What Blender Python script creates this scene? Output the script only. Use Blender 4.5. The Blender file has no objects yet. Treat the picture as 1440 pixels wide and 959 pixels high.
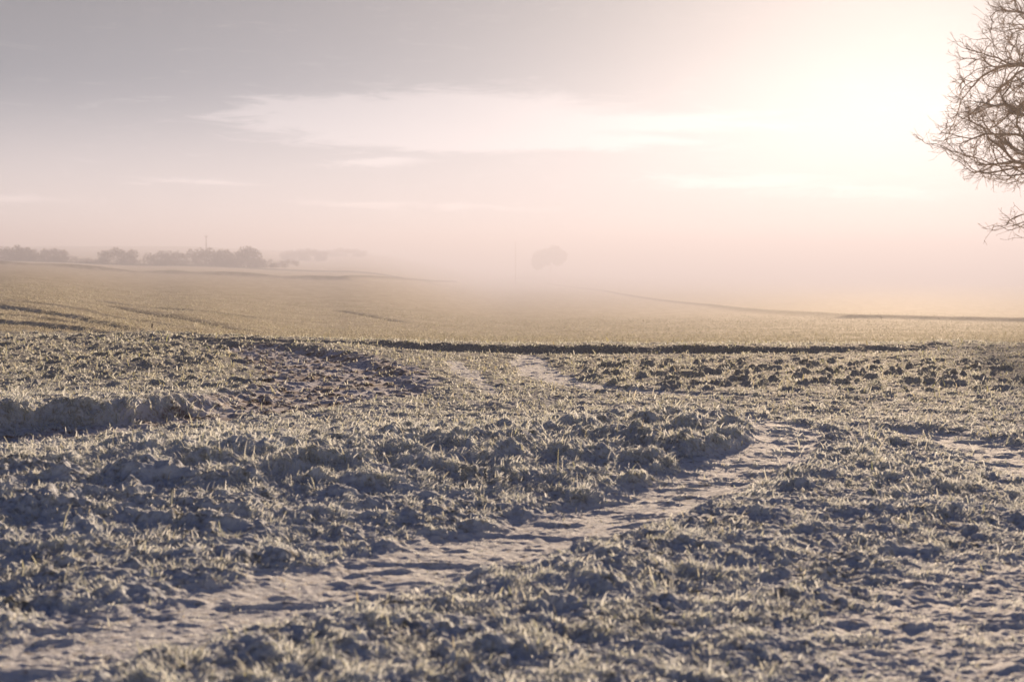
import bpy, math, random
import numpy as np
from mathutils import Vector, Matrix, kdtree
random.seed(7)
rng = np.random.default_rng(7)
C = bpy.context.scene.collection
S = bpy.context.scene

# ------------------------------------------------------------------ camera
F = 2000.0                       # focal length in photo pixels (50 mm on 36 mm)
EYE = 1.5
PITCH = math.atan((479.5 - 352.0) / F)
cam_d = bpy.data.cameras.new('camera'); cam = bpy.data.objects.new('camera', cam_d); C.objects.link(cam)
cam_d.lens = 50; cam_d.sensor_width = 36; cam_d.clip_start = 0.05; cam_d.clip_end = 20000
cam.location = (0, 0, EYE); cam.rotation_euler = (math.pi/2 - PITCH, 0, 0)
cam_d.dof.use_dof = True; cam_d.dof.focus_distance = 17.0; cam_d.dof.aperture_fstop = 2.9
S.camera = cam

# ------------------------------------------------------------------ light
SUN_AZ = math.radians(15.6)      # to the right of the view axis
SUN_EL = math.radians(12.4)
SUN_STRENGTH = 5.0
SUN_COL = (1.0, 0.73, 0.49)
SKY_STRENGTH = 0.05
EXPOSURE = 0.75
HAZE_DENSITY = 0.0020
HAZE_COL = (0.60, 0.635, 0.80)
HAZE_G = 0.32

sd = bpy.data.lights.new('sun', 'SUN'); sd.energy = SUN_STRENGTH; sd.angle = math.radians(0.6); sd.color = SUN_COL
so = bpy.data.objects.new('sun', sd); C.objects.link(so)
sun_dir = Vector((math.sin(SUN_AZ)*math.cos(SUN_EL), math.cos(SUN_AZ)*math.cos(SUN_EL), math.sin(SUN_EL)))
so.rotation_euler = sun_dir.to_track_quat('Z', 'Y').to_euler()
so.location = (60, 200, 60)

S.view_settings.view_transform = 'Standard'; S.view_settings.look = 'None'
S.view_settings.gamma = 1.0; S.view_settings.exposure = EXPOSURE; S.view_settings.use_curve_mapping = False
S.render.engine = 'CYCLES'
cy = S.cycles
cy.use_denoising = True
try: cy.denoiser = 'OPENIMAGEDENOISE'
except Exception: pass
cy.max_bounces = 6; cy.diffuse_bounces = 3; cy.glossy_bounces = 2; cy.transmission_bounces = 2
cy.transparent_max_bounces = 4; cy.volume_bounces = 0
cy.use_fast_gi = False
cy.sample_clamp_indirect = 4.0


class NT:
    """small node-tree helper"""
    def __init__(s, tree): s.t = tree; s.n = tree.nodes; s.l = tree.links
    def new(s, typ, **kw):
        n = s.n.new(typ)
        for k, v in kw.items(): setattr(n, k, v)
        return n
    def put(s, sock, v):
        if isinstance(v, bpy.types.NodeSocket): s.l.new(v, sock)
        elif isinstance(v, (tuple, list)) and sock.type == 'RGBA' and len(v) == 3: sock.default_value = (*v, 1)
        else: sock.default_value = v
    def math(s, op, a, b=0.0, c=None, clamp=False):
        n = s.new('ShaderNodeMath', operation=op, use_clamp=clamp)
        s.put(n.inputs[0], a); s.put(n.inputs[1], b)
        if c is not None: s.put(n.inputs[2], c)
        return n.outputs[0]
    def mix(s, f, a, b, blend='MIX'):
        n = s.new('ShaderNodeMix', data_type='RGBA', blend_type=blend)
        s.put(n.inputs[0], f); s.put(n.inputs[6], a); s.put(n.inputs[7], b)
        return n.outputs[2]
    def noise(s, vec, scale, detail=4, rough=0.55, dist=0.0):
        n = s.new('ShaderNodeTexNoise'); s.l.new(vec, n.inputs['Vector'])
        n.inputs['Scale'].default_value = scale; n.inputs['Detail'].default_value = detail
        n.inputs['Roughness'].default_value = rough; n.inputs['Distortion'].default_value = dist
        return n.outputs['Fac']
    def ramp(s, f, lo, hi, a=0.0, b=1.0):
        n = s.new('ShaderNodeMapRange', interpolation_type='SMOOTHSTEP'); s.put(n.inputs[0], f)
        n.inputs[1].default_value = lo; n.inputs[2].default_value = hi
        n.inputs[3].default_value = a; n.inputs[4].default_value = b
        return n.outputs[0]
    def attr(s, name):
        return s.new('ShaderNodeAttribute', attribute_name=name).outputs

# ------------------------------------------------------------------ sky
w = bpy.data.worlds.new('World'); S.world = w; w.use_nodes = True
t = NT(w.node_tree)
for n in list(t.n): t.n.remove(n)
sky = t.new('ShaderNodeTexSky', sky_type='NISHITA', sun_disc=False)
sky.sun_elevation = SUN_EL; sky.sun_rotation = SUN_AZ
sky.air_density = 0.22; sky.dust_density = 0.225; sky.ozone_density = 2.2; sky.altitude = 0
# real cloud banks given by azimuth / elevation in degrees
tc = t.new('ShaderNodeTexCoord'); sep = t.new('ShaderNodeSeparateXYZ'); t.l.new(tc.outputs['Generated'], sep.inputs[0])
az = t.math('MULTIPLY', t.math('ARCTAN2', sep.outputs[0], sep.outputs[1]), 57.2958)
el = t.math('MULTIPLY', t.math('ARCSINE', sep.outputs[2]), 57.2958)
cmb = t.new('ShaderNodeCombineXYZ'); t.l.new(t.math('MULTIPLY', az, 0.16), cmb.inputs[0]); t.l.new(el, cmb.inputs[1])
warp = t.noise(cmb.outputs[0], 0.9, 5, 0.6)
fine = t.noise(cmb.outputs[0], 2.3, 10, 0.70, 0.9)
wel = t.math('ADD', el, t.math('MULTIPLY', t.math('SUBTRACT', warp, 0.5), 1.3))
waz = t.math('ADD', az, t.math('MULTIPLY', t.math('SUBTRACT', fine, 0.5), 6.0))
banks = [(-7.0, 5.3, 4.2, 0.70, 1.1), (-1.5, 5.4, 6.0, 0.80, 1.1), (-2.0, 4.4, 6.0, 0.45, 1.0), (4.0, 4.2, 4.5, 0.26, 0.7), (6.5, 5.0, 6.0, 0.30, 0.6),
         (-5.5, 3.45, 2.2, 0.17, 0.9), (9.0, 2.75, 4.6, 0.30, 0.75), (14.0, 2.2, 4.0, 0.25, 0.6), (-12.0, 2.6, 2.4, 0.16, 0.7),
         (-19.5, 2.05, 2.2, 0.2, 0.7), (-6.5, 1.75, 2.6, 0.18, 0.6), (-1.0, 1.7, 4.0, 0.2, 0.5), (22, 5.5, 4, 0.5, 0.6), (-27, 4.5, 5, 0.5, 0.7)]
tot = 0.0
for a0, e0, wa, we, amp in banks:
    da = t.math('DIVIDE', t.math('SUBTRACT', waz, a0), wa); de = t.math('DIVIDE', t.math('SUBTRACT', wel, e0), we)
    g = t.math('EXPONENT', t.math('MULTIPLY', t.math('ADD', t.math('MULTIPLY', da, da), t.math('MULTIPLY', de, de)), -1.0))
    tot = t.math('ADD', tot, t.math('MULTIPLY', g, amp))
cl = t.math('MULTIPLY', t.ramp(t.math('ADD', t.math('MULTIPLY', tot, 0.60), t.math('MULTIPLY', fine, 1.15)), 0.62, 1.10), 0.85)
SKY_TINT = (1.0, 0.81, 0.62)      # warm tint put on the low sky; upper sky coloured bluer for blue shadows
low = t.ramp(el, 9.0, 28.0, 1.0, 0.0)
skyc = t.mix(1.0, sky.outputs[0], t.mix(low, (0.40, 0.86, 1.22), SKY_TINT), 'MULTIPLY')
skyc = t.mix(low, skyc, (2.0, 1.65, 1.10), 'ADD')                        # pale light added to the low sky to even its gradient
skyc = t.mix(t.ramp(el, 0.8, 7.0, 0.85, 0.0), skyc, (10.2, 9.0, 8.8))      # pale haze painted into the horizon sky to cover its glow
cloudc = t.mix(1.0, skyc, (3.0, 2.5, 2.3), 'ADD')
bg = t.new('ShaderNodeBackground'); t.l.new(t.mix(cl, skyc, cloudc), bg.inputs[0]); bg.inputs[1].default_value = SKY_STRENGTH
t.l.new(bg.outputs[0], t.new('ShaderNodeOutputWorld').inputs[0])

# ------------------------------------------------------------------ helpers
def tag(o, label=None, cat=None, group=None, kind=None):
    if label: o['label'] = label
    if cat: o['category'] = cat
    if group: o['group'] = group
    if kind: o['kind'] = kind
    return o

def link(name, me, mat=None, parent=None, loc=None):
    o = bpy.data.objects.new(name, me); C.objects.link(o)
    if mat and me is not None: me.materials.append(mat)
    if parent: o.parent = parent
    if loc is not None: o.location = loc
    return o

def mesh_np(name, V, Fq=None, Ft=None, smooth=True, attrs=None):
    me = bpy.data.meshes.new(name)
    V = np.asarray(V, np.float32)
    me.vertices.add(len(V)); me.vertices.foreach_set('co', V.ravel())
    idx = []; starts = []; tot_ = 0
    if Fq is not None and len(Fq):
        idx.append(np.asarray(Fq, np.int32).ravel()); starts.append(np.arange(len(Fq), dtype=np.int32)*4); tot_ += len(Fq)*4
    if Ft is not None and len(Ft):
        idx.append(np.asarray(Ft, np.int32).ravel()); starts.append(tot_ + np.arange(len(Ft), dtype=np.int32)*3); tot_ += len(Ft)*3
    idx = np.concatenate(idx); starts = np.concatenate(starts)
    me.loops.add(len(idx)); me.loops.foreach_set('vertex_index', idx)
    me.polygons.add(len(starts)); me.polygons.foreach_set('loop_start', starts)
    if smooth: me.polygons.foreach_set('use_smooth', np.ones(len(starts), bool))
    for k, a in (attrs or {}).items():
        at = me.attributes.new(k, 'FLOAT', 'POINT'); at.data.foreach_set('value', np.asarray(a, np.float32).ravel())
    me.update(calc_edges=True)
    return me

_perm = np.random.default_rng(3).permutation(256).astype(np.int32)
_ang = np.random.default_rng(4).random(256) * 2*np.pi
_gx = np.cos(_ang).astype(np.float32); _gy = np.sin(_ang).astype(np.float32)
def perlin(x, y, seed=0):
    x = np.asarray(x, np.float64) + seed*17.31; y = np.asarray(y, np.float64) + seed*7.77
    xi = np.floor(x).astype(np.int64); yi = np.floor(y).astype(np.int64)
    xf = (x - xi).astype(np.float32); yf = (y - yi).astype(np.float32)
    u = xf*xf*xf*(xf*(xf*6-15)+10); v = yf*yf*yf*(yf*(yf*6-15)+10)
    def g(ix, iy, dx, dy):
        h = _perm[(_perm[ix & 255] + iy) & 255]
        return _gx[h]*dx + _gy[h]*dy
    a = g(xi, yi, xf, yf); b = g(xi+1, yi, xf-1, yf); c = g(xi, yi+1, xf, yf-1); d = g(xi+1, yi+1, xf-1, yf-1)
    return (a + u*(b-a)) + v*((c + u*(d-c)) - (a + u*(b-a)))
def fbm(x, y, f, octv=3, seed=0, gain=0.5):
    s = 0; a = 1.0
    for i in range(octv):
        s = s + a*perlin(x*f, y*f, seed+i*5+1); f *= 2.03; a *= gain
    return s
def domes(x, y, f, seed=0):
    """rounded lumps on a jittered grid: 1 at each centre, 0 between them"""
    x = np.asarray(x)*f + seed*3.7; y = np.asarray(y)*f + seed*5.1
    xi = np.floor(x).astype(np.int64); yi = np.floor(y).astype(np.int64); best = np.full(x.shape, 9., np.float32)
    for i in (-1, 0, 1):
        for j in (-1, 0, 1):
            cx, cy_ = xi+i, yi+j; h = _perm[(_perm[(cx+seed) & 255] + cy_) & 255]; h2 = _perm[(h+37) & 255]
            h3 = _perm[(h2+91) & 255]/255.0
            d = np.sqrt((cx+h/255.0-x)**2 + (cy_+h2/255.0-y)**2)/(0.55+0.45*h3)
            best = np.minimum(best, d.astype(np.float32))
    return np.sqrt(np.clip(1-best*best, 0, 1))
def sstep(x, a, b):
    q = np.clip((x-a)/(b-a), 0, 1); return q*q*(3-2*q)

# ------------------------------------------------------------------ base terrain (depth below the eye, by bearing and distance)
KY = np.log(np.array([1, 24, 50, 75, 110, 200, 270, 400, 700, 1500, 4000.]))
KP = np.array([0, 240, 480, 720, 960, 1200, 1440.])
KD = np.array([
    [1.5, 1.50, 1.70, 1.85, 2.0, 1.95, 2.1, 1.2, -2.0, -3.0, 0.0],
    [1.5, 1.50, 2.20, 2.55, 2.9, 3.30, 3.1, 1.8, -2.0, -3.0, 0.0],
    [1.5, 1.55, 2.80, 3.30, 3.7, 4.10, 4.4, 4.2, 1.5, 0.0, 2.0],
    [1.5, 1.60, 3.00, 3.90, 5.0, 7.30, 8.6, 10.4, 13.5, 19.0, 24.0],
    [1.5, 1.60, 2.95, 3.85, 5.1, 7.60, 9.0, 11.0, 15.0, 20.0, 24.0],
    [1.5, 1.60, 2.90, 3.80, 4.9, 7.20, 8.8, 11.2, 16.0, 22.0, 24.0],
    [1.5, 1.60, 2.90, 3.90, 5.1, 7.40, 9.0, 11.0, 16.5, 22.0, 24.0]])
# the far ground lies well out: stretch the outer distances, keeping every slope line in its bearing
STR = np.interp(np.exp(KY), [50, 110, 200, 400, 4000], [1.0, 1.1, 1.35, 1.8, 1.8]); KD = KD*STR[None, :]; KY = KY + np.log(STR)
def base_z(X, Y):
    X = np.asarray(X, float); Y = np.maximum(np.asarray(Y, float), 1.0)
    p = np.clip(720 + F*X/Y, 0, 1439.9)
    ly = np.clip(np.log(Y), KY[0], KY[-1]-1e-6)
    ip = np.clip(np.searchsorted(KP, p, 'right')-1, 0, len(KP)-2); iy = np.clip(np.searchsorted(KY, ly, 'right')-1, 0, len(KY)-2)
    fp = (p-KP[ip])/(KP[ip+1]-KP[ip]); fy = (ly-KY[iy])/(KY[iy+1]-KY[iy])
    fp = fp*fp*(3-2*fp)
    def bil(K): return (K[ip, iy]*(1-fy)+K[ip, iy+1]*fy)*(1-fp) + (K[ip+1, iy]*(1-fy)+K[ip+1, iy+1]*fy)*fp
    return EYE - np.where(Y < 24, bil(KD), bil(KD/np.exp(KY)[None, :])*Y)
cp, sp = math.cos(PITCH), math.sin(PITCH)
def ray(px, py):
    xc = (px-720)/F; yc = (479.5-py)/F
    return np.array([xc, cp + yc*sp, -sp + yc*cp])
def at(px, py, Y):
    d = ray(px, py); return Vector((d[0]*Y/d[1], Y, EYE + d[2]*Y/d[1]))
def ground_at(px, py):
    d = ray(px, py); Ys = np.exp(np.linspace(math.log(2.5), math.log(1500), 3000))
    X = d[0]/d[1]*Ys; z = EYE + d[2]/d[1]*Ys
    hit = np.nonzero(base_z(X, Ys) >= z)[0]
    i = hit[0] if len(hit) else -1
    return np.array([X[i], Ys[i]])
def onY(px, Y):
    d = ray(px, 420); X = d[0]/d[1]*Y; return np.array([X, Y])

def polydist(X, Y, pts, vals=None):
    """distance, signed side (+ = far/left of travel direction), interpolated value along a polyline"""
    pts = np.asarray(pts, float); best = np.full(X.shape, 1e9); sd_ = np.zeros(X.shape); val = np.zeros(X.shape)
    for i in range(len(pts)-1):
        ax, ay = pts[i]; bx, by = pts[i+1]; dx, dy = bx-ax, by-ay; L2 = dx*dx+dy*dy
        tt = np.clip(((X-ax)*dx+(Y-ay)*dy)/L2, 0, 1)
        qx = X-(ax+tt*dx); qy = Y-(ay+tt*dy); dd = np.sqrt(qx*qx+qy*qy)
        m = dd < best
        best = np.where(m, dd, best)
        sd_ = np.where(m, np.sign(dx*qy-dy*qx)*dd, sd_)
        if vals is not None: val = np.where(m, vals[i]*(1-tt)+vals[i+1]*tt, val)
    return best, sd_, val

G = lambda L: [ground_at(a, b) for a, b in L]
# wheel tracks and ruts  (photo position, half width in m)
T_MAIN = [(-250,985,.42),(0,940,.42),(300,872,.42),(550,815,.42),(800,752,.38),(960,706,.32),(1060,668,.30),(1108,642,.30),(1095,618,.30),(1035,601,.22),(960,590,.10)]
T_RIGHT = [(1700,720,.4),(1440,655,.36),(1370,628,.34),(1300,614,.28),(1230,608,.15)]
T_MUD = [(-200,640,.30),(0,622,.30),(180,603,.32),(320,583,.38),(420,562,.70),(490,545,1.0),(490,528,1.0),(440,512,.9),(400,500,.7),(350,489,.4)]
T_SMALL = [(700,560,.05),(655,530,.22),(640,512,.12)]
T_SMALL2 = [(742,500,.15),(745,515,.30),(770,533,.30),(850,550,.22),(960,556,.22),(1100,562,.08)]
T_EDGE = [(1500,985,.9),(1420,880,.8),(1400,800,.35)]

def build_height(X, Y):
    """real ground height plus zone masks for arrays X, Y"""
    z = base_z(X, Y)
    near = 1 - sstep(Y, 24, 34)
    wx = X + 0.12*perlin(X*2.1, Y*2.1, 31) + 0.03*perlin(X*9, Y*9, 33); wy = Y + 0.12*perlin(X*2.1, Y*2.1, 32) + 0.03*perlin(X*9, Y*9, 34)
    rag = 0.10*perlin(X*3.3, Y*3.3, 35) + 0.05*perlin(X*8, Y*8, 36)
    track = np.zeros(X.shape); mud = np.zeros(X.shape)
    for T, isT in ((T_MAIN, 1), (T_RIGHT, 1), (T_SMALL, .6), (T_SMALL2, .8), (T_EDGE, .6), (T_MUD, 0)):
        d, _, hw = polydist(wx, wy, G([(a, b) for a, b, c in T]), [c for a, b, c in T])
        m = 1 - sstep(d/np.maximum(hw*0.98, .03) + .35*perlin(X*5, Y*5, 37), 0.6, 1.5)
        if isT: track = np.maximum(track, m*isT)
        else: mud = m
    flat = np.maximum(track, mud)
    # --- broad forms
    d, s, _ = polydist(wx, wy, G([(-200, 730), (150, 700), (450, 672), (700, 655), (900, 640), (960, 625)]))
    bank = np.exp(-(d/1.4)**2)
    z = z + 0.19*bank
    d, s, _ = polydist(wx, wy, G([(300, 985), (600, 885), (850, 810), (1050, 745), (1250, 690)]))
    fore = np.exp(-(d/0.75)**2); z = z + 0.07*fore
    # left bank above the rut: steep edge facing the camera
    d, s, v = polydist(wx, wy, G([(-300, 625), (0, 608), (200, 593), (310, 577), (372, 556)]), [1, 1, .9, .6, .1])
    s = s + 1.3*rag; left = v*sstep(s, -0.05, 0.22)*np.exp(-np.maximum(s, 0)/2.6); z = z + 0.17*left*(1+.5*domes(wx, wy, 2.4, 11))
    # bank on the far side of the muddy hollow
    d, s, v = polydist(wx, wy, G([(608, 578), (598, 558), (540, 530), (480, 507), (400, 492), (340, 488), (300, 486)][::-1]), [.4, .7, 1, 1, .9, .6, .0])
    s = s + rag; b2 = v*sstep(s, -0.05, 0.35)*np.exp(-np.maximum(s, 0)/1.3); z = z + 0.11*b2
    # long shaded ditch edge
    d, s, v = polydist(wx, wy, G([(330, 484), (480, 487), (620, 493), (760, 495), (960, 495), (1150, 494), (1300, 492), (1520, 489), (1900, 489)]), [.5, .6, .9, 1, 1, .8, .2, .15, .2])
    jag = 0.75 + 0.5*perlin(X*1.1, Y*0.4, 41)
    z = z + v*jag*(0.10*sstep(s, -0.05, 0.16)*np.exp(-(np.maximum(s, 0)/1.2)**2) - 0.06*np.exp(-((s+0.35)/0.35)**2))
    ditch = v*np.exp(-(d/0.5)**2)  # mask for the shade painted along the ditch edge
    # left mounds with shaded faces
    for L, H, wd in (([(170, 526), (230, 519), (290, 512), (335, 507)], .15, .8), ([(205, 497), (250, 489), (290, 487)], .13, .8),
                     ([(-200, 428), (0, 433), (90, 446), (150, 461), (205, 475)], .13, 1.0), ([(-200, 450), (0, 455), (110, 466), (215, 479)], .12, .9),
                     ([(-100, 421), (30, 424), (120, 437), (215, 456), (300, 470)], .07, .7), ([(-200, 440), (0, 444), (100, 454), (190, 470)], .07, .6),
                     ([(-200, 466), (0, 470), (120, 476)], .05, .7), ([(-100, 545), (60, 540), (120, 538)], .03, .3),
                     ([(1230, 493), (1330, 490), (1440, 480), (1500, 470)], .08, .6)):
        d, s, _ = polydist(wx, wy, G(L)); n = len(L)
        _, _, v = polydist(wx, wy, G(L), [0.3]+[1]*(n-2)+[0.2])
        s = s + 1.5*rag; z = z + H*v*sstep(s, -0.08, 0.30)*np.exp(-np.maximum(s, 0)/wd)*np.exp(-np.maximum(d-1.5*wd, 0))
    # tramlines in the far field
    line = np.zeros(X.shape)
    for L in ([(60, 420), (170, 432), (270, 449), (350, 467)], [(150, 424), (260, 436), (400, 452)], [(-60, 424), (60, 436)], [(480, 437), (560, 452)]):
        d, s, _ = polydist(wx, wy, G(L)); q = np.exp(-(d/0.42)**2); line = np.maximum(line, q)
    z = z - 0.10*line
    # field edges (grass strips on low banks)
    edge = np.zeros(X.shape)
    for L, wd, h, a in (([ground_at(-150, 370), ground_at(0, 372), ground_at(240, 385), ground_at(480, 394), ground_at(640, 397)], 2.2, .75, 1.0),
                     ([ground_at(770,399), ground_at(850,409), ground_at(1000,430), ground_at(1100,441), ground_at(1200,448), ground_at(1440,453), ground_at(1700,454)], 1.3, .35, 0.8)):
        d, s, _ = polydist(X+0.3*perlin(X*.3, Y*.3, 3), Y, L); q = np.exp(-(d/wd)**2)*a; edge = np.maximum(edge, q); z = z + h*q
    d, s, _ = polydist(X, Y, [onY(-200, 440), onY(0, 440), onY(240, 445), onY(480, 470)]); rough = np.exp(-(d/30)**4)
    # --- lumps
    k = 1 - 0.9*flat
    clod = sstep(Y, 13.5, 17)*(1 - sstep(Y, 19, 22))*sstep(X/np.maximum(Y, 1), 0.0, 0.08)
    leftfield = sstep(Y, 13, 15)*(1-sstep(X/np.maximum(Y, 1), -0.2, -0.12))
    big = fbm(wx, wy, 1.0, 2, 50)
    tus = fbm(wx, wy*1.15, 3.4, 3, 60, .55)
    tus = sstep(tus, -0.25, 0.75) - 0.3
    fine_ = fbm(wx, wy, 7.0, 3, 70, .6)
    amp = 0.043*np.clip(bank*1.0 + 0.55*fore + 0.25, 0, 1.2)
    amp = amp + 0.028*bank
    amp = amp*(1-0.3*clod)*(1-0.75*leftfield)
    nearF = 1 - sstep(Y, 26, 60)
    z = z + near*k*(amp*tus*1.1 + 0.03*big)
    z = z + near*(k*0.95+0.05)*0.028*(1-0.3*clod)*(1-.35*leftfield)*sstep(fine_, -.1, .75)*(1-.45*sstep(Y, 9, 16))
    z = z + near*(k*0.8+0.2)*0.010*fbm(wx, wy, 34.0, 2, 80, .6)
    nl = near*(k*0.92+0.08)*(1-.5*sstep(Y, 10, 18))
    z = z + nl*0.024*domes(wx, wy*1.1, 9.0, 3)*sstep(fbm(X, Y, 2.2, 2, 300), -.35, .35)
    z = z + nl*0.016*domes(wx+.02*perlin(X*30, Y*30, 5), wy, 21.0, 7)
    z = z + near*k*bank*0.034*domes(wx+.06*perlin(X*7, Y*7, 8), wy, 3.4, 21)
    # clods of turned turf on the right
    cn = fbm(wx*0.9, wy*1.3, 3.6, 3, 90, .6); z = z + clod*k*0.07*sstep(cn, 0.28, 0.6)
    z = z + leftfield*near*0.05*sstep(cn, 0.30, .65)
    # hoof and wheel marks across the tracks
    z = z + track*near*0.020*sstep(fbm(wx*0.55, wy*1.7, 4.0, 3, 95, .6), 0.12, 0.6)
    z = z + track*near*(0.006*sstep(fbm(wx, wy, 9.0, 3, 98, .6), -.1, .6) + .005*domes(wx, wy, 16.0, 9))
    z = z + mud*near*0.030*sstep(fbm(wx, wy*1.2, 6.5, 3, 97, .6), 0.12, .55)
    z = z - 0.03*flat*near
    # far field surface, drilled rows
    far = sstep(Y, 24, 34)
    z = z + far*nearF*0.018*fbm(X, Y, 3.0, 3, 110, .6) + far*0.05*fbm(X, Y, 0.25, 3, 120)*(1-sstep(Y, 150, 400))
    return z, dict(track=track, mud=mud, line=line, edge=edge, rough=rough, bank=bank, ditch=ditch, cover=1-.55*sstep(Y, 9, 20))

# ------------------------------------------------------------------ ground mesh
ly = np.concatenate([np.linspace(math.log(1.2), math.log(3.6), 60, endpoint=False),
                     np.linspace(math.log(3.6), math.log(26), 1450, endpoint=False),
                     np.linspace(math.log(26), math.log(110), 330, endpoint=False),
                     np.linspace(math.log(110), math.log(3600), 240)])
YR = np.exp(ly)
uc = np.linspace(-0.42, 0.42, 820)
skirt = 0.42 + np.array([.01, .025, .05, .09, .15, .24, .4, .65, 1.0, 1.6])
UC = np.concatenate([-skirt[::-1], uc, skirt])
OFF = 2.0
GX = UC[None, :]*(YR[:, None]+OFF); GY = np.repeat(YR[:, None], len(UC), 1)
GZ, M = build_height(GX, GY)
nr, nc = GX.shape
def sample(arr, X, Y):
    r = np.interp(np.log(Y), ly, np.arange(nr)); c = np.interp(X/(Y+OFF), UC, np.arange(nc))
    r0 = np.clip(r.astype(int), 0, nr-2); c0 = np.clip(c.astype(int), 0, nc-2); fr = r-r0; fc = c-c0
    return (arr[r0, c0]*(1-fr)*(1-fc)+arr[r0+1, c0]*fr*(1-fc)+arr[r0, c0+1]*(1-fr)*fc+arr[r0+1, c0+1]*fr*fc)

def ground_material(name, mode):
    m = bpy.data.materials.new(name); m.use_nodes = True; t = NT(m.node_tree)
    b = t.n['Principled BSDF']; geo = t.new('ShaderNodeNewGeometry').outputs['Position']
    n1 = t.noise(geo, 22, 6, .65); n2 = t.noise(geo, 2.2, 4, .6); n3 = t.noise(geo, 90, 3, .6); n4 = t.noise(geo, 0.06, 5, .6)
    frost = (0.50, 0.47, 0.43)
    if mode == 'turf':
        f = t.ramp(t.math('ADD', t.math('MULTIPLY', n1, 0.7), t.math('MULTIPLY', n2, 0.3)), 0.30, 0.54)
        veg = t.mix(n2, (0.13, 0.13, 0.06), (0.22, 0.17, 0.10)); frost = (0.60, 0.66, 0.73)
    elif mode == 'track':
        f = t.ramp(n1, 0.25, 0.50); veg = (0.25, 0.20, 0.15); frost = (0.74, 0.77, 0.80)
    elif mode == 'mud':
        f = t.ramp(t.math('ADD', t.math('MULTIPLY', n1, 0.5), t.math('MULTIPLY', n2, 0.5)), 0.39, 0.57)
        veg = t.mix(n3, (0.10, 0.06, 0.045), (0.18, 0.12, 0.085)); frost = (0.60, 0.62, 0.70)
    else:
        f = t.ramp(t.math('ADD', t.math('MULTIPLY', t.noise(geo, 7, 5, .7), 0.6), t.math('MULTIPLY', t.noise(geo, .7, 4, .6), 0.4)), 0.34, 0.66)
        veg = t.mix(n4, (0.26, 0.23, 0.12), (0.32, 0.26, 0.16)); frost = (0.66, 0.61, 0.50)
    if mode == 'turf': f = t.math('MULTIPLY', f, t.attr('cover')[2])
    col = t.mix(f, veg, frost)
    if mode in ('field', 'turf'):
        col = t.mix(t.math('MULTIPLY', t.attr('line')[2], 0.8), col, (0.10, 0.085, 0.06))
        col = t.mix(t.math('MULTIPLY', t.attr('edge')[2], 0.8), col, (0.07, 0.06, 0.035))
        col = t.mix(t.math('MULTIPLY', t.attr('rough')[2], 0.85), col, (0.09, 0.09, 0.05))
    if mode == 'turf':
        col = t.mix(t.math('MULTIPLY', t.attr('ditch')[2], 0.4), col, (0.07, 0.06, 0.04))  # shade of the ditch face painted into the turf colour
    t.put(b.inputs['Base Color'], col); b.inputs['Roughness'].default_value = 0.85
    b.inputs['Specular IOR Level'].default_value = 0.02 if mode == 'field' else 0.2
    bp = t.new('ShaderNodeBump'); bp.inputs['Strength'].default_value = 0.6; bp.inputs['Distance'].default_value = 0.015
    t.l.new(t.math('ADD', n1, t.math('MULTIPLY', n3, .5)), bp.inputs['Height']); t.l.new(bp.outputs[0], b.inputs['Normal'])
    return m

ids = np.arange(nr*nc).reshape(nr, nc)
quads = np.stack([ids[:-1, :-1], ids[:-1, 1:], ids[1:, 1:], ids[1:, :-1]], -1).reshape(-1, 4)
def fm(a): return ((a[:-1, :-1]+a[1:, 1:])*0.5).ravel()
tr, mu, yy = fm(M['track']), fm(M['mud']), fm(GY)
zone = np.where(mu > 0.5, 2, np.where(tr > 0.5, 1, np.where(yy > 27, 3, 0)))
V = np.stack([GX, GY, GZ], -1).reshape(-1, 3)
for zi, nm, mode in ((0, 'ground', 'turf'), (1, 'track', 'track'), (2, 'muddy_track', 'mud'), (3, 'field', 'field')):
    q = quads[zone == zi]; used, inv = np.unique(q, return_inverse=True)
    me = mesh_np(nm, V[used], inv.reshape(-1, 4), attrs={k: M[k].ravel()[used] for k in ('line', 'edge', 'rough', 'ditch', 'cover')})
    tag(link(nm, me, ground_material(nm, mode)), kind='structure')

# ------------------------------------------------------------------ frosted grass
def grass_material(name, frost, green, straw):
    m = bpy.data.materials.new(name); m.use_nodes = True; t = NT(m.node_tree)
    for n in list(t.n): t.n.remove(n)
    fr = t.attr('frost')[2]; hu = t.attr('hue')[2]
    col = t.mix(fr, t.mix(hu, green, straw), frost)
    d = t.new('ShaderNodeBsdfDiffuse'); tl = t.new('ShaderNodeBsdfTranslucent'); gl = t.new('ShaderNodeBsdfGlossy')
    t.put(d.inputs[0], col); t.put(tl.inputs[0], col); t.put(gl.inputs[0], (1, 1, 1)); gl.inputs['Roughness'].default_value = 0.35
    a = t.new('ShaderNodeMixShader'); a.inputs[0].default_value = 0.6; t.l.new(d.outputs[0], a.inputs[1]); t.l.new(tl.outputs[0], a.inputs[2])
    b = t.new('ShaderNodeMixShader'); b.inputs[0].default_value = 0.02; t.l.new(a.outputs[0], b.inputs[1]); t.l.new(gl.outputs[0], b.inputs[2])
    t.l.new(b.outputs[0], t.new('ShaderNodeOutputMaterial').inputs[0])
    return m

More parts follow.
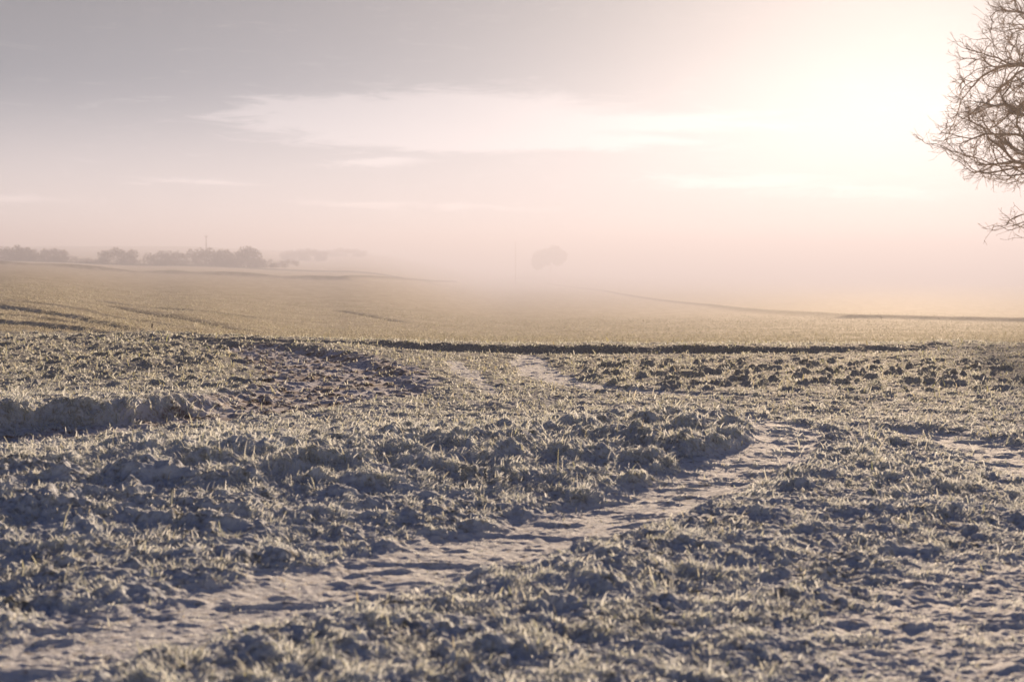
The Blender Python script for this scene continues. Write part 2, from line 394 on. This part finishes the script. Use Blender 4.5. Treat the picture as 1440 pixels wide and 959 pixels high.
def make_blades(N, y0, y1, seed, lenf, widf, keep, um=0.41):
    r = np.random.default_rng(seed)
    Y = np.exp(r.uniform(math.log(y0), math.log(y1), N)); X = r.uniform(-um, um, N)*(Y+OFF)
    tr = sample(M['track'], X, Y); mu = sample(M['mud'], X, Y); bk = sample(M['bank'], X, Y)
    cl_ = fbm(X, Y, 5.0, 2, 200); cl2 = fbm(X, Y, 1.3, 2, 210)
    p = keep(X, Y, tr, mu, cl_, cl2); ok = r.random(N) < p
    X, Y, tr, mu, cl_, cl2, bk = (a[ok] for a in (X, Y, tr, mu, cl_, cl2, bk)); n = len(X)
    Z = sample(GZ, X, Y) - 0.004
    L = lenf(X, Y, cl_, cl2, tr, mu)*np.exp(r.normal(0, .35, n)); Wd = widf(Y)*np.exp(r.normal(0, .2, n))
    th = 2*np.pi*perlin(X*2.3, Y*2.3, 220) * 1.6 + r.normal(0, .9, n); lean = np.clip(1.0 + r.normal(0, .4, n), .05, 1.45)
    dx, dy = np.cos(th), np.sin(th); fa = r.uniform(0, np.pi, n); sx, sy = np.cos(fa), np.sin(fa)
    tall = r.random(n) < 0.018; L = np.where(tall, L*1.8, L); lean = np.where(tall, lean*.5, lean)
    P = []
    for k, (h, bend, wk) in enumerate(((0, 0, 1), (.45, .25, .9), (.82, .72, .6))):
        cx = X + dx*L*np.sin(lean)*bend*1.15; cy_ = Y + dy*L*np.sin(lean)*bend*1.15; cz = Z + L*h*np.cos(lean*.8)
        P.append(np.stack([cx-sx*Wd*wk/2, cy_-sy*Wd*wk/2, cz], -1)); P.append(np.stack([cx+sx*Wd*wk/2, cy_+sy*Wd*wk/2, cz], -1))
    cz = Z + L*.92*np.cos(lean)
    P.append(np.stack([X+dx*L*np.sin(lean)*1.2, Y+dy*L*np.sin(lean)*1.2, cz], -1))
    V = np.stack(P, 1).reshape(-1, 3); o = (np.arange(n)*7)[:, None]
    q = np.concatenate([o+np.array([[0, 1, 3, 2]]), o+np.array([[2, 3, 5, 4]])], 0); tri = o+np.array([[4, 5, 6]])
    fr = np.clip(r.normal(.84, .20, n) - .35*tall - .30*sstep(Y, 8, 19), 0, 1)
    fr = np.repeat(fr[:, None], 7, 1) * np.array([.75, .75, .95, .95, 1.1, 1.1, 1.15])
    hu = np.repeat(np.clip(r.normal(.45, .3, n), 0, 1)[:, None], 7, 1)
    return V, q, tri, dict(frost=np.clip(fr, 0, 1), hue=hu)

V1, q1, t1, a1 = make_blades(560000, 3.9, 26, 11,
    lambda X, Y, c, c2, tr, mu: np.clip(.021 + .020*c + .012*c2, .008, .07)*(1+.35*sstep(Y, 7, 16))*(1-.6*np.maximum(tr, mu)),
    lambda Y: np.maximum(.0062, .0008*Y),
    lambda X, Y, tr, mu, c, c2: np.clip(.5+1.2*c, .06, 1)*(1-.66*sstep(tr, .25, .8))*(1-.93*sstep(mu, .3, .8)))
tag(link('frosted_grass', mesh_np('frosted_grass', V1, q1, t1, attrs=a1), grass_material('frosted_grass', (0.82, 0.86, 0.87), (0.27, 0.30, 0.13), (0.48, 0.42, 0.27))),
    'rough frost covered grass tufts on the banks between the wheel tracks', 'grass', kind='stuff')
V2, q2, t2, a2 = make_blades(550000, 26, 150, 12,
    lambda X, Y, c, c2, tr, mu: np.clip(.04 + .02*c, .02, .08),
    lambda Y: .00042*np.minimum(Y, 90),
    lambda X, Y, tr, mu, c, c2: np.clip(.5+.6*c, .1, 1)*(1-sstep(Y, 50, 150)), um=0.55)
tag(link('frosted_crop', mesh_np('frosted_crop', V2, q2, t2, attrs=a2), grass_material('frosted_crop', (0.56, 0.56, 0.50), (0.22, 0.22, 0.12), (0.34, 0.30, 0.21))),
    'short frosty crop covering the wide field beyond the ditch', 'crop', kind='stuff')

SL = np.zeros_like(GZ); SL[1:, :] = (GZ[1:, :]-GZ[:-1, :])/(GY[1:, :]-GY[:-1, :])
V3, q3, t3, a3 = make_blades(600000, 8.5, 25, 13,
    lambda X, Y, c, c2, tr, mu: np.clip(.040 + .02*c, .02, .08),
    lambda Y: np.maximum(.0062, .0008*Y),
    lambda X, Y, tr, mu, c, c2: sstep(sample(SL, X, Y), .35, .8))
tag(link('hanging_grass', mesh_np('hanging_grass', V3, q3, t3, attrs=a3), bpy.data.materials['frosted_grass']),
    'shaggy frosted grass hanging over the steep edges of the ruts', 'grass', kind='stuff')

def gz(X, Y): return float(sample(GZ, np.array([X]), np.array([Y]))[0])

# ------------------------------------------------------------------ simple procedural material
def plain(name, c1, c2, scale=4.0, rough=0.9):
    m = bpy.data.materials.new(name); m.use_nodes = True; t = NT(m.node_tree); b = t.n['Principled BSDF']
    geo = t.new('ShaderNodeNewGeometry').outputs['Position']
    t.put(b.inputs['Base Color'], t.mix(t.ramp(t.noise(geo, scale, 5, .65), .3, .7), c1, c2)); b.inputs['Roughness'].default_value = rough
    return m
bark = plain('bark', (0.30, 0.23, 0.15), (0.48, 0.38, 0.27), 9)
twigm = plain('twig_bark', (0.46, 0.35, 0.22), (0.62, 0.48, 0.32), 3)
hedge_leaf = plain('hedge_twigs', (0.15, 0.11, 0.035), (0.26, 0.19, 0.075), .6)
wood = plain('weathered_wood', (0.10, 0.08, 0.06), (0.17, 0.14, 0.11), 3)
steel = plain('dull_metal', (0.12, 0.12, 0.12), (0.2, 0.2, 0.2), 3, .6)

def tubes(name, A, B, ra, rb, sides=5):
    """tapered tubes from A to B as one mesh"""
    A = np.asarray(A, float); B = np.asarray(B, float); ra = np.asarray(ra, float); rb = np.asarray(rb, float); n = len(A)
    d = B-A; d /= np.maximum(np.linalg.norm(d, axis=1, keepdims=True), 1e-9)
    ref = np.where(np.abs(d[:, 2:3]) > .9, np.array([[1., 0, 0]]), np.array([[0, 0, 1.]])); u = np.cross(d, ref); u /= np.linalg.norm(u, axis=1, keepdims=True); v = np.cross(d, u)
    an = np.arange(sides)*2*np.pi/sides; cs, sn = np.cos(an), np.sin(an)
    ring = u[:, None, :]*cs[None, :, None] + v[:, None, :]*sn[None, :, None]
    V = np.concatenate([A[:, None]+ring*ra[:, None, None], B[:, None]+ring*rb[:, None, None]], 1).reshape(-1, 3)
    o = (np.arange(n)*2*sides)[:, None]; q = []
    for k in range(sides):
        k2 = (k+1) % sides; q.append(o+np.array([[k, k2, sides+k2, sides+k]]))
    return mesh_np(name, V, np.concatenate(q, 0))

# ------------------------------------------------------------------ the bare oak at the right edge
def oak(base):
    rd = random.Random(5); base = Vector(base)
    prof_z = [-0.6, .35, .6, .9, 1.4, 1.55, 1.9, 2.1, 2.9, 3.4, 4.2, 5.8, 7.2, 9, 11, 13, 14.2]
    prof_r = [0, 7.6, 8.2, 8.0, 7.4, 6.8, 8.2, 8.9, 9.9, 10.0, 9.1, 9.0, 8.1, 7.4, 6.2, 3.6, .6]
    rad = lambda z: float(np.interp(z, prof_z, prof_r))
    def inside(p):
        e = p.z-EYE
        if not (.25 < e < 14.1): return False
        r_ = math.hypot(p.x-base.x, p.y-base.y); R_ = rad(e)*(1+.10*math.sin(3*math.atan2(p.y-base.y, p.x-base.x)+e*.9))
        if p.x < base.x-5 and abs(p.y-base.y) < 5: R_ = rad(e)
        if 1.35 < e < 1.95: return False
        if e < 1.35: return R_*.60 < r_ < R_ and (p-at(1425, 325, base.y-.5)).length < 2.6 or (p.x > base.x-2 and R_*.6 < r_ < R_)
        return R_*.30 < r_ < R_
    att = []
    while len(att) < 2800:
        p = Vector((base.x+rd.uniform(-10.5, 10.5), base.y+rd.uniform(-10.5, 10.5), EYE+rd.uniform(.3, 14.2)))
        if inside(p): att.append(p)
    n0 = 0
    while n0 < 1500:      # the side towards the field carries the fine growth seen in view
        p = Vector((base.x+rd.uniform(-10.2, -5.0), base.y+rd.uniform(-5, 5), EYE+rd.uniform(.3, 8.5)))
        if inside(p): att.append(p); n0 += 1
    nodes = []; par = []
    def add(p, pa): nodes.append(Vector(p)); par.append(pa); return len(nodes)-1
    def limb(start, end, sag, n, wob=.16):
        a = nodes[start].copy(); L = (Vector(end)-a); i = start
        for k in range(1, n+1):
            f = k/n; p = a+L*f; p.z += sag*math.sin(math.pi*f)
            p += Vector((rd.gauss(0, wob), rd.gauss(0, wob), rd.gauss(0, wob*.8)))*math.sin(math.pi*min(f, .93))
            i = add(p, i)
        return i
    i = add(base-Vector((0, 0, .3)), -1); tr_ids = []
    for k in range(1, 17): i = add(base+Vector((.02*k*math.sin(k*.7), .02*k, .25*k)), i); tr_ids.append(i)
    top = limb(i, base+Vector((.5, .3, 9.5)), 0, 22)
    T = at
    limb(tr_ids[-1], T(1318, 197, base.y), .75, 30)              # long low limb
    limb(tr_ids[-1], T(1352, 66, base.y+.6), .4, 34)             # upper limb
    limb(tr_ids[-3], T(1402, 326, base.y-.5), 1.0, 28)            # lowest drooping limb
    limb(tr_ids[-2], T(1410, 240, base.y+1.0), .8, 28)
    limb(tr_ids[-1], T(1350, 140, base.y-1.3), .4, 30)
    limb(top-12, T(1400, 12, base.y), .3, 26)
    for k in range(6):       # more boughs towards the field
        yy = rd.uniform(-3.5, 3.5); zz = rd.choice((2.6, 3.4, 3.0, 3.8, 4.6, 5.4, 6.5, 7.5))
        limb(tr_ids[-1-rd.randrange(5)] if zz < 5 else top-rd.randrange(8, 18), base+Vector((-math.sqrt(max(rad(zz)**2-yy*yy, 1))*.86, yy, zz+EYE)), .5, 26)
    for k in range(9):
        a = rd.uniform(-2.2, 2.2); zz = rd.uniform(1.2, 9)
        limb(tr_ids[-1-rd.randrange(4)] if k % 2 else top-rd.randrange(14), base+Vector((math.cos(a)*rad(zz)*.8, math.sin(a)*rad(zz)*.8, zz+EYE)), .8, 26)
    step = .16; alive = att
    for it in range(95):
        kd = kdtree.KDTree(len(nodes))
        for j, p in enumerate(nodes): kd.insert(p, j)
        kd.balance(); pull = {}; nxt = []
        for p in alive:
            co, j, dist = kd.find(p)
            if dist < .27: continue
            nxt.append(p)
            if dist < 2.6: pull.setdefault(j, Vector((0, 0, 0))); pull[j] += (p-co).normalized()
        alive = nxt
        if not pull: break
        for j, v in pull.items():
            if v.length < 1e-4: continue
            v = v.normalized()
            if par[j] >= 0: v = v*.6 + (nodes[j]-nodes[par[j]]).normalized()*.85
            v += Vector((rd.gauss(0, .18), rd.gauss(0, .18), rd.gauss(0, .18))) + (nodes[j]-base-Vector((0,0,3.2))).normalized()*.30; add(nodes[j]+v.normalized()*step, j)
    kids = [0]*len(nodes)
    for j, p in enumerate(par):
        if p >= 0: kids[p] += 1
    # fine side twigs, pointing outwards and slightly up
    n1 = len(nodes)
    for j in range(n1):
        if par[j] < 0 or (nodes[j]-base).xy.length < 3.2: continue
        vis = nodes[j].x < base.x-5
        if rd.random() > (.42 if vis else .2) and kids[j] > 0: continue
        out = (nodes[j]-base-Vector((0, 0, 3.2))).normalized()
        for _ in range(2 if kids[j] == 0 else 1):
            d = (nodes[j]-nodes[par[j]]).normalized()*.6 + out*.55 + Vector((rd.gauss(0, .5), rd.gauss(0, .5), rd.gauss(.05, .5))); i = j
            for s_ in range(rd.choice((2, 3, 4, 5))):
                d = (d.normalized() + Vector((rd.gauss(0, .2), rd.gauss(0, .2), rd.gauss(.05, .2)))).normalized(); i2 = add(nodes[i]+d*rd.uniform(.07, .13), i)
                if rd.random() < .35:
                    e_ = (d + Vector((rd.gauss(0, .6), rd.gauss(0, .6), rd.gauss(.1, .6)))).normalized(); add(nodes[i2]+e_*rd.uniform(.08, .16), i2)
                i = i2
    n = len(nodes); w_ = [0.0]*n; kids = [0]*n
    for j in range(n-1, -1, -1):
        if kids[j] == 0: w_[j] = .0041**2.3
        if par[j] >= 0: w_[par[j]] += w_[j]; kids[par[j]] += 1
    order_ok = all(par[j] < j for j in range(n))
    R_ = [x**(1/2.3) for x in w_]
    R_ = [min(x, .52) for x in R_]
    root = tag(link('oak_tree', None), 'bare leafless oak reaching in from the right beside the bright sun', 'tree'); root.location = base
    P = np.array([list(p-base) for p in nodes]); par_ = np.array(par); R_ = np.array(R_)
    e = np.nonzero(par_ >= 0)[0]; big_ = R_[e] > .12; mid = (R_[e] > .022) & ~big_; small = ~big_ & ~mid
    for nm, sel, sd_, mt in (('trunk', big_, 12, bark), ('branches', mid, 6, bark), ('twigs', small, 3, twigm)):
        k = e[sel]; link(nm, tubes(nm, P[par_[k]], P[k], np.minimum(R_[par_[k]], R_[k]*1.25+.002), R_[k], sd_), mt, root)
    print('oak', n, order_ok, R_.max())
OX, OY = 22.1, 40.0
oak((OX, OY, gz(OX, OY)))

# ------------------------------------------------------------------ bushes and trees beyond the field
def crown_mesh(name, lobes, n, size, seed):
    r = np.random.default_rng(seed); lobes = np.array(lobes, float); vol = lobes[:, 3]*lobes[:, 4]; pk = r.choice(len(lobes), n, p=vol/vol.sum())
    d = r.normal(size=(n, 3)); d /= np.linalg.norm(d, axis=1, keepdims=True); rr = r.random(n)**.45
    L = lobes[pk]; c = L[:, :3] + d*rr[:, None]*np.stack([L[:, 3], L[:, 3], L[:, 4]], -1)
    c[:, 2] = np.maximum(c[:, 2], .05)
    a = r.normal(size=(n, 3)); a /= np.linalg.norm(a, axis=1, keepdims=True); b = np.cross(a, r.normal(size=(n, 3))); b /= np.linalg.norm(b, axis=1, keepdims=True)
    s = size*r.uniform(.5, 1.3, (n, 1))
    V = np.stack([c-a*s-b*s*.25, c+a*s-b*s*.15, c+a*s*.6+b*s*.5, c-a*s*.5+b*s*.4], 1).reshape(-1, 3)
    return mesh_np(name, V, (np.arange(n)*4)[:, None]+np.arange(4)[None], smooth=False)
def bush(px, Y, wpx, hpx, seed, label, name='bush', cat='bush', group='bushes along the far hedge line', trunk=False):
    r = random.Random(seed); k = Y/F; W = wpx*k*1.1; H = hpx*k*1.06; X = onY(px, Y)[0]
    root = tag(link(name, None, loc=(X, Y, gz(X, Y)-.1)), label, cat, group)
    lobes = []
    nl = 11 if trunk else max(4, int(W/H*4))
    for i in range(nl):
        f = (i+.5)/nl*2-1; R = H*(r.uniform(.17, .25) if trunk else r.uniform(.24, .36))
        lobes.append((f*(W/2-R*.7), r.uniform(-1, 1)*H*.25, H*(1-.30*f*f)*r.uniform(.42, .74), R, R*r.uniform(.8, 1.1)))
    for i in range(nl):
        lobes.append((r.uniform(-1, 1)*W*.42, r.uniform(-1, 1)*H*.2, H*.16, H*.30, H*.26))
    if trunk: lobes = [(a, b, c+H*.12, d, e) for a, b, c, d, e in lobes if c > H*.3]
    link('crown', crown_mesh('crown', lobes, int(900+230*W), max(.10, H*.045), seed), hedge_leaf, root)
    if cat == 'hedge': return root
    A = []; B = []; ra = []; rb = []
    for i in range(1 if trunk else 6):
        a = np.array([0, 0, -.2]); rr0 = .5 if trunk else .05
        hh = H*r.uniform(.6, .8); m_ = a+np.array([r.gauss(0, .1 if trunk else .3)*H, r.gauss(0, .1)*H, hh*.55]); e_ = m_+np.array([r.gauss(0, .15)*H, r.gauss(0, .1)*H, hh*.45])
        A += [a, m_]; B += [m_, e_]; ra += [rr0, rr0*.7]; rb += [rr0*.7, rr0*.3]
        for _ in range(4):
            e2 = m_+np.array([r.gauss(0, .22)*H, r.gauss(0, .2)*H, hh*.35]); A.append(m_); B.append(e2); ra.append(rr0*.5); rb.append(rr0*.15)
    link('trunk' if trunk else 'stems', tubes('stems', A, B, ra, rb, 6), bark, root)
    return root
BU = [(14, 262, 40, 22, 'rounded frosty bush at the far left end of the hedge line'),
      (38, 264, 34, 24, 'tallest bush in the clump at the left edge of the photo'),
      (76, 262, 46, 22, 'broad bush closing the right end of the left clump'),
      (120, 262, 40, 8, 'low scrubby strip in the gap between the left clump and the next bush'),
      (167, 262, 56, 25, 'lone domed bush standing right of the gap in the hedge'),
      (221, 268, 34, 20, 'small bush left of the power pole'),
      (248, 270, 36, 21, 'bush just left of the power pole, touching the hazy bank of scrub'),
      (295, 275, 62, 27, 'wide hazy bush at the foot of the power pole'),
      (340, 285, 56, 30, 'tall hazy bush right of the power pole'),
      (428, 520, 66, 17, 'broad faint bush standing alone in fog right of the power pole clump'),
      (488, 660, 54, 12, 'faintest bush at the right end of the hedge line, dissolving in fog')]
for i, (px, Y, wp, hp, lb) in enumerate(BU): bush(px, Y*1.65, wp, hp, 100+i, lb)
for i, (px, Y, wp, hp, lb) in enumerate([(46, 425, 120, 10, 'low dark scrub running under the bushes of the left clump'),
        (190, 430, 150, 9, 'low hazy scrub under the lone domed bush and the gap beside it'),
        (330, 450, 170, 13, 'low foggy scrub under the bushes around the power pole')]):
    bush(px, Y, wp, hp, 200+i, lb, 'hedge', 'hedge', 'low scrub under the far bushes')
bush(772, 1300, 44, 44, 300, 'ghostly round-crowned tree alone in the fog near the centre', 'tree', 'tree', None, True)

# ------------------------------------------------------------------ power poles
def utility_pole(px, Y, top_py, label):
    X = onY(px, Y)[0]; z0 = gz(X, Y); top = at(px, top_py, Y).z; H = top-z0
    root = tag(link('utility_pole', None, loc=(X, Y, z0)), label, 'power pole', 'power poles')
    link('pole', tubes('pole', [(0, 0, -.5), (0, 0, H*.5)], [(0, 0, H*.5), (0, 0, H)], [.17, .15], [.15, .12], 10), wood, root)
    link('crossarm', tubes('crossarm', [(-.75, 0, H-.55)], [(.75, 0, H-.55)], [.075], [.075], 6), wood, root)
    for x in (-.68, 0.0, .68):
        zb = H-.48 if x else H
        link('insulator', tubes('insulator', [(x, 0, zb), (x, 0, zb+.16), (x, 0, zb+.24)], [(x, 0, zb+.16), (x, 0, zb+.24), (x, 0, zb+.34)], [.03, .07, .05], [.03, .06, .03], 8), steel, root)
utility_pole(291, 540, 331, 'power pole rising above the hazy bushes at the left')
utility_pole(725, 900, 341, 'faint power pole in the fog left of the lone round tree')

# small marker stake on the headland
P_ = ground_at(214, 468); X, Y = float(P_[0]), float(P_[1])
root = tag(link('marker_stake', None, loc=(X, Y, gz(X, Y))), 'tiny dark wooden stake at the end of the shaded wheel ruts', 'stake')
link('post', tubes('post', [(0, 0, -.1), (.0, 0, .09)], [(0, 0, .09), (.004, 0, .12)], [.02, .018], [.018, .011], 8), wood, root)

# ------------------------------------------------------------------ haze
xm = abs(GX).max()+30; zl = float(GZ.min())-1.0; zt = 17.5
x0, x1, ya, yb = -xm, xm, -15, YR[-1]+30
Vb = [(x, y, z) for z in (zl, zt) for x, y in ((x0, ya), (x1, ya), (x1, yb), (x0, yb))]
hz = link('haze', mesh_np('haze', Vb, [(3, 2, 1, 0), (4, 5, 6, 7), (0, 1, 5, 4), (1, 2, 6, 5), (2, 3, 7, 6), (3, 0, 4, 7)], smooth=False))
m = bpy.data.materials.new('haze'); m.use_nodes = True; t = NT(m.node_tree)
for n in list(t.n): t.n.remove(n)
pv = t.new('ShaderNodeVolumePrincipled'); pv.inputs['Color'].default_value = (*HAZE_COL, 1); pv.inputs['Density'].default_value = HAZE_DENSITY; pv.inputs['Anisotropy'].default_value = HAZE_G
t.l.new(pv.outputs[0], t.new('ShaderNodeOutputMaterial').inputs['Volume'])
try: m.cycles.homogeneous_volume = True
except Exception: pass
hz.data.materials.append(m); tag(hz, 'pale pink morning fog lying over the fields', 'fog', kind='stuff')
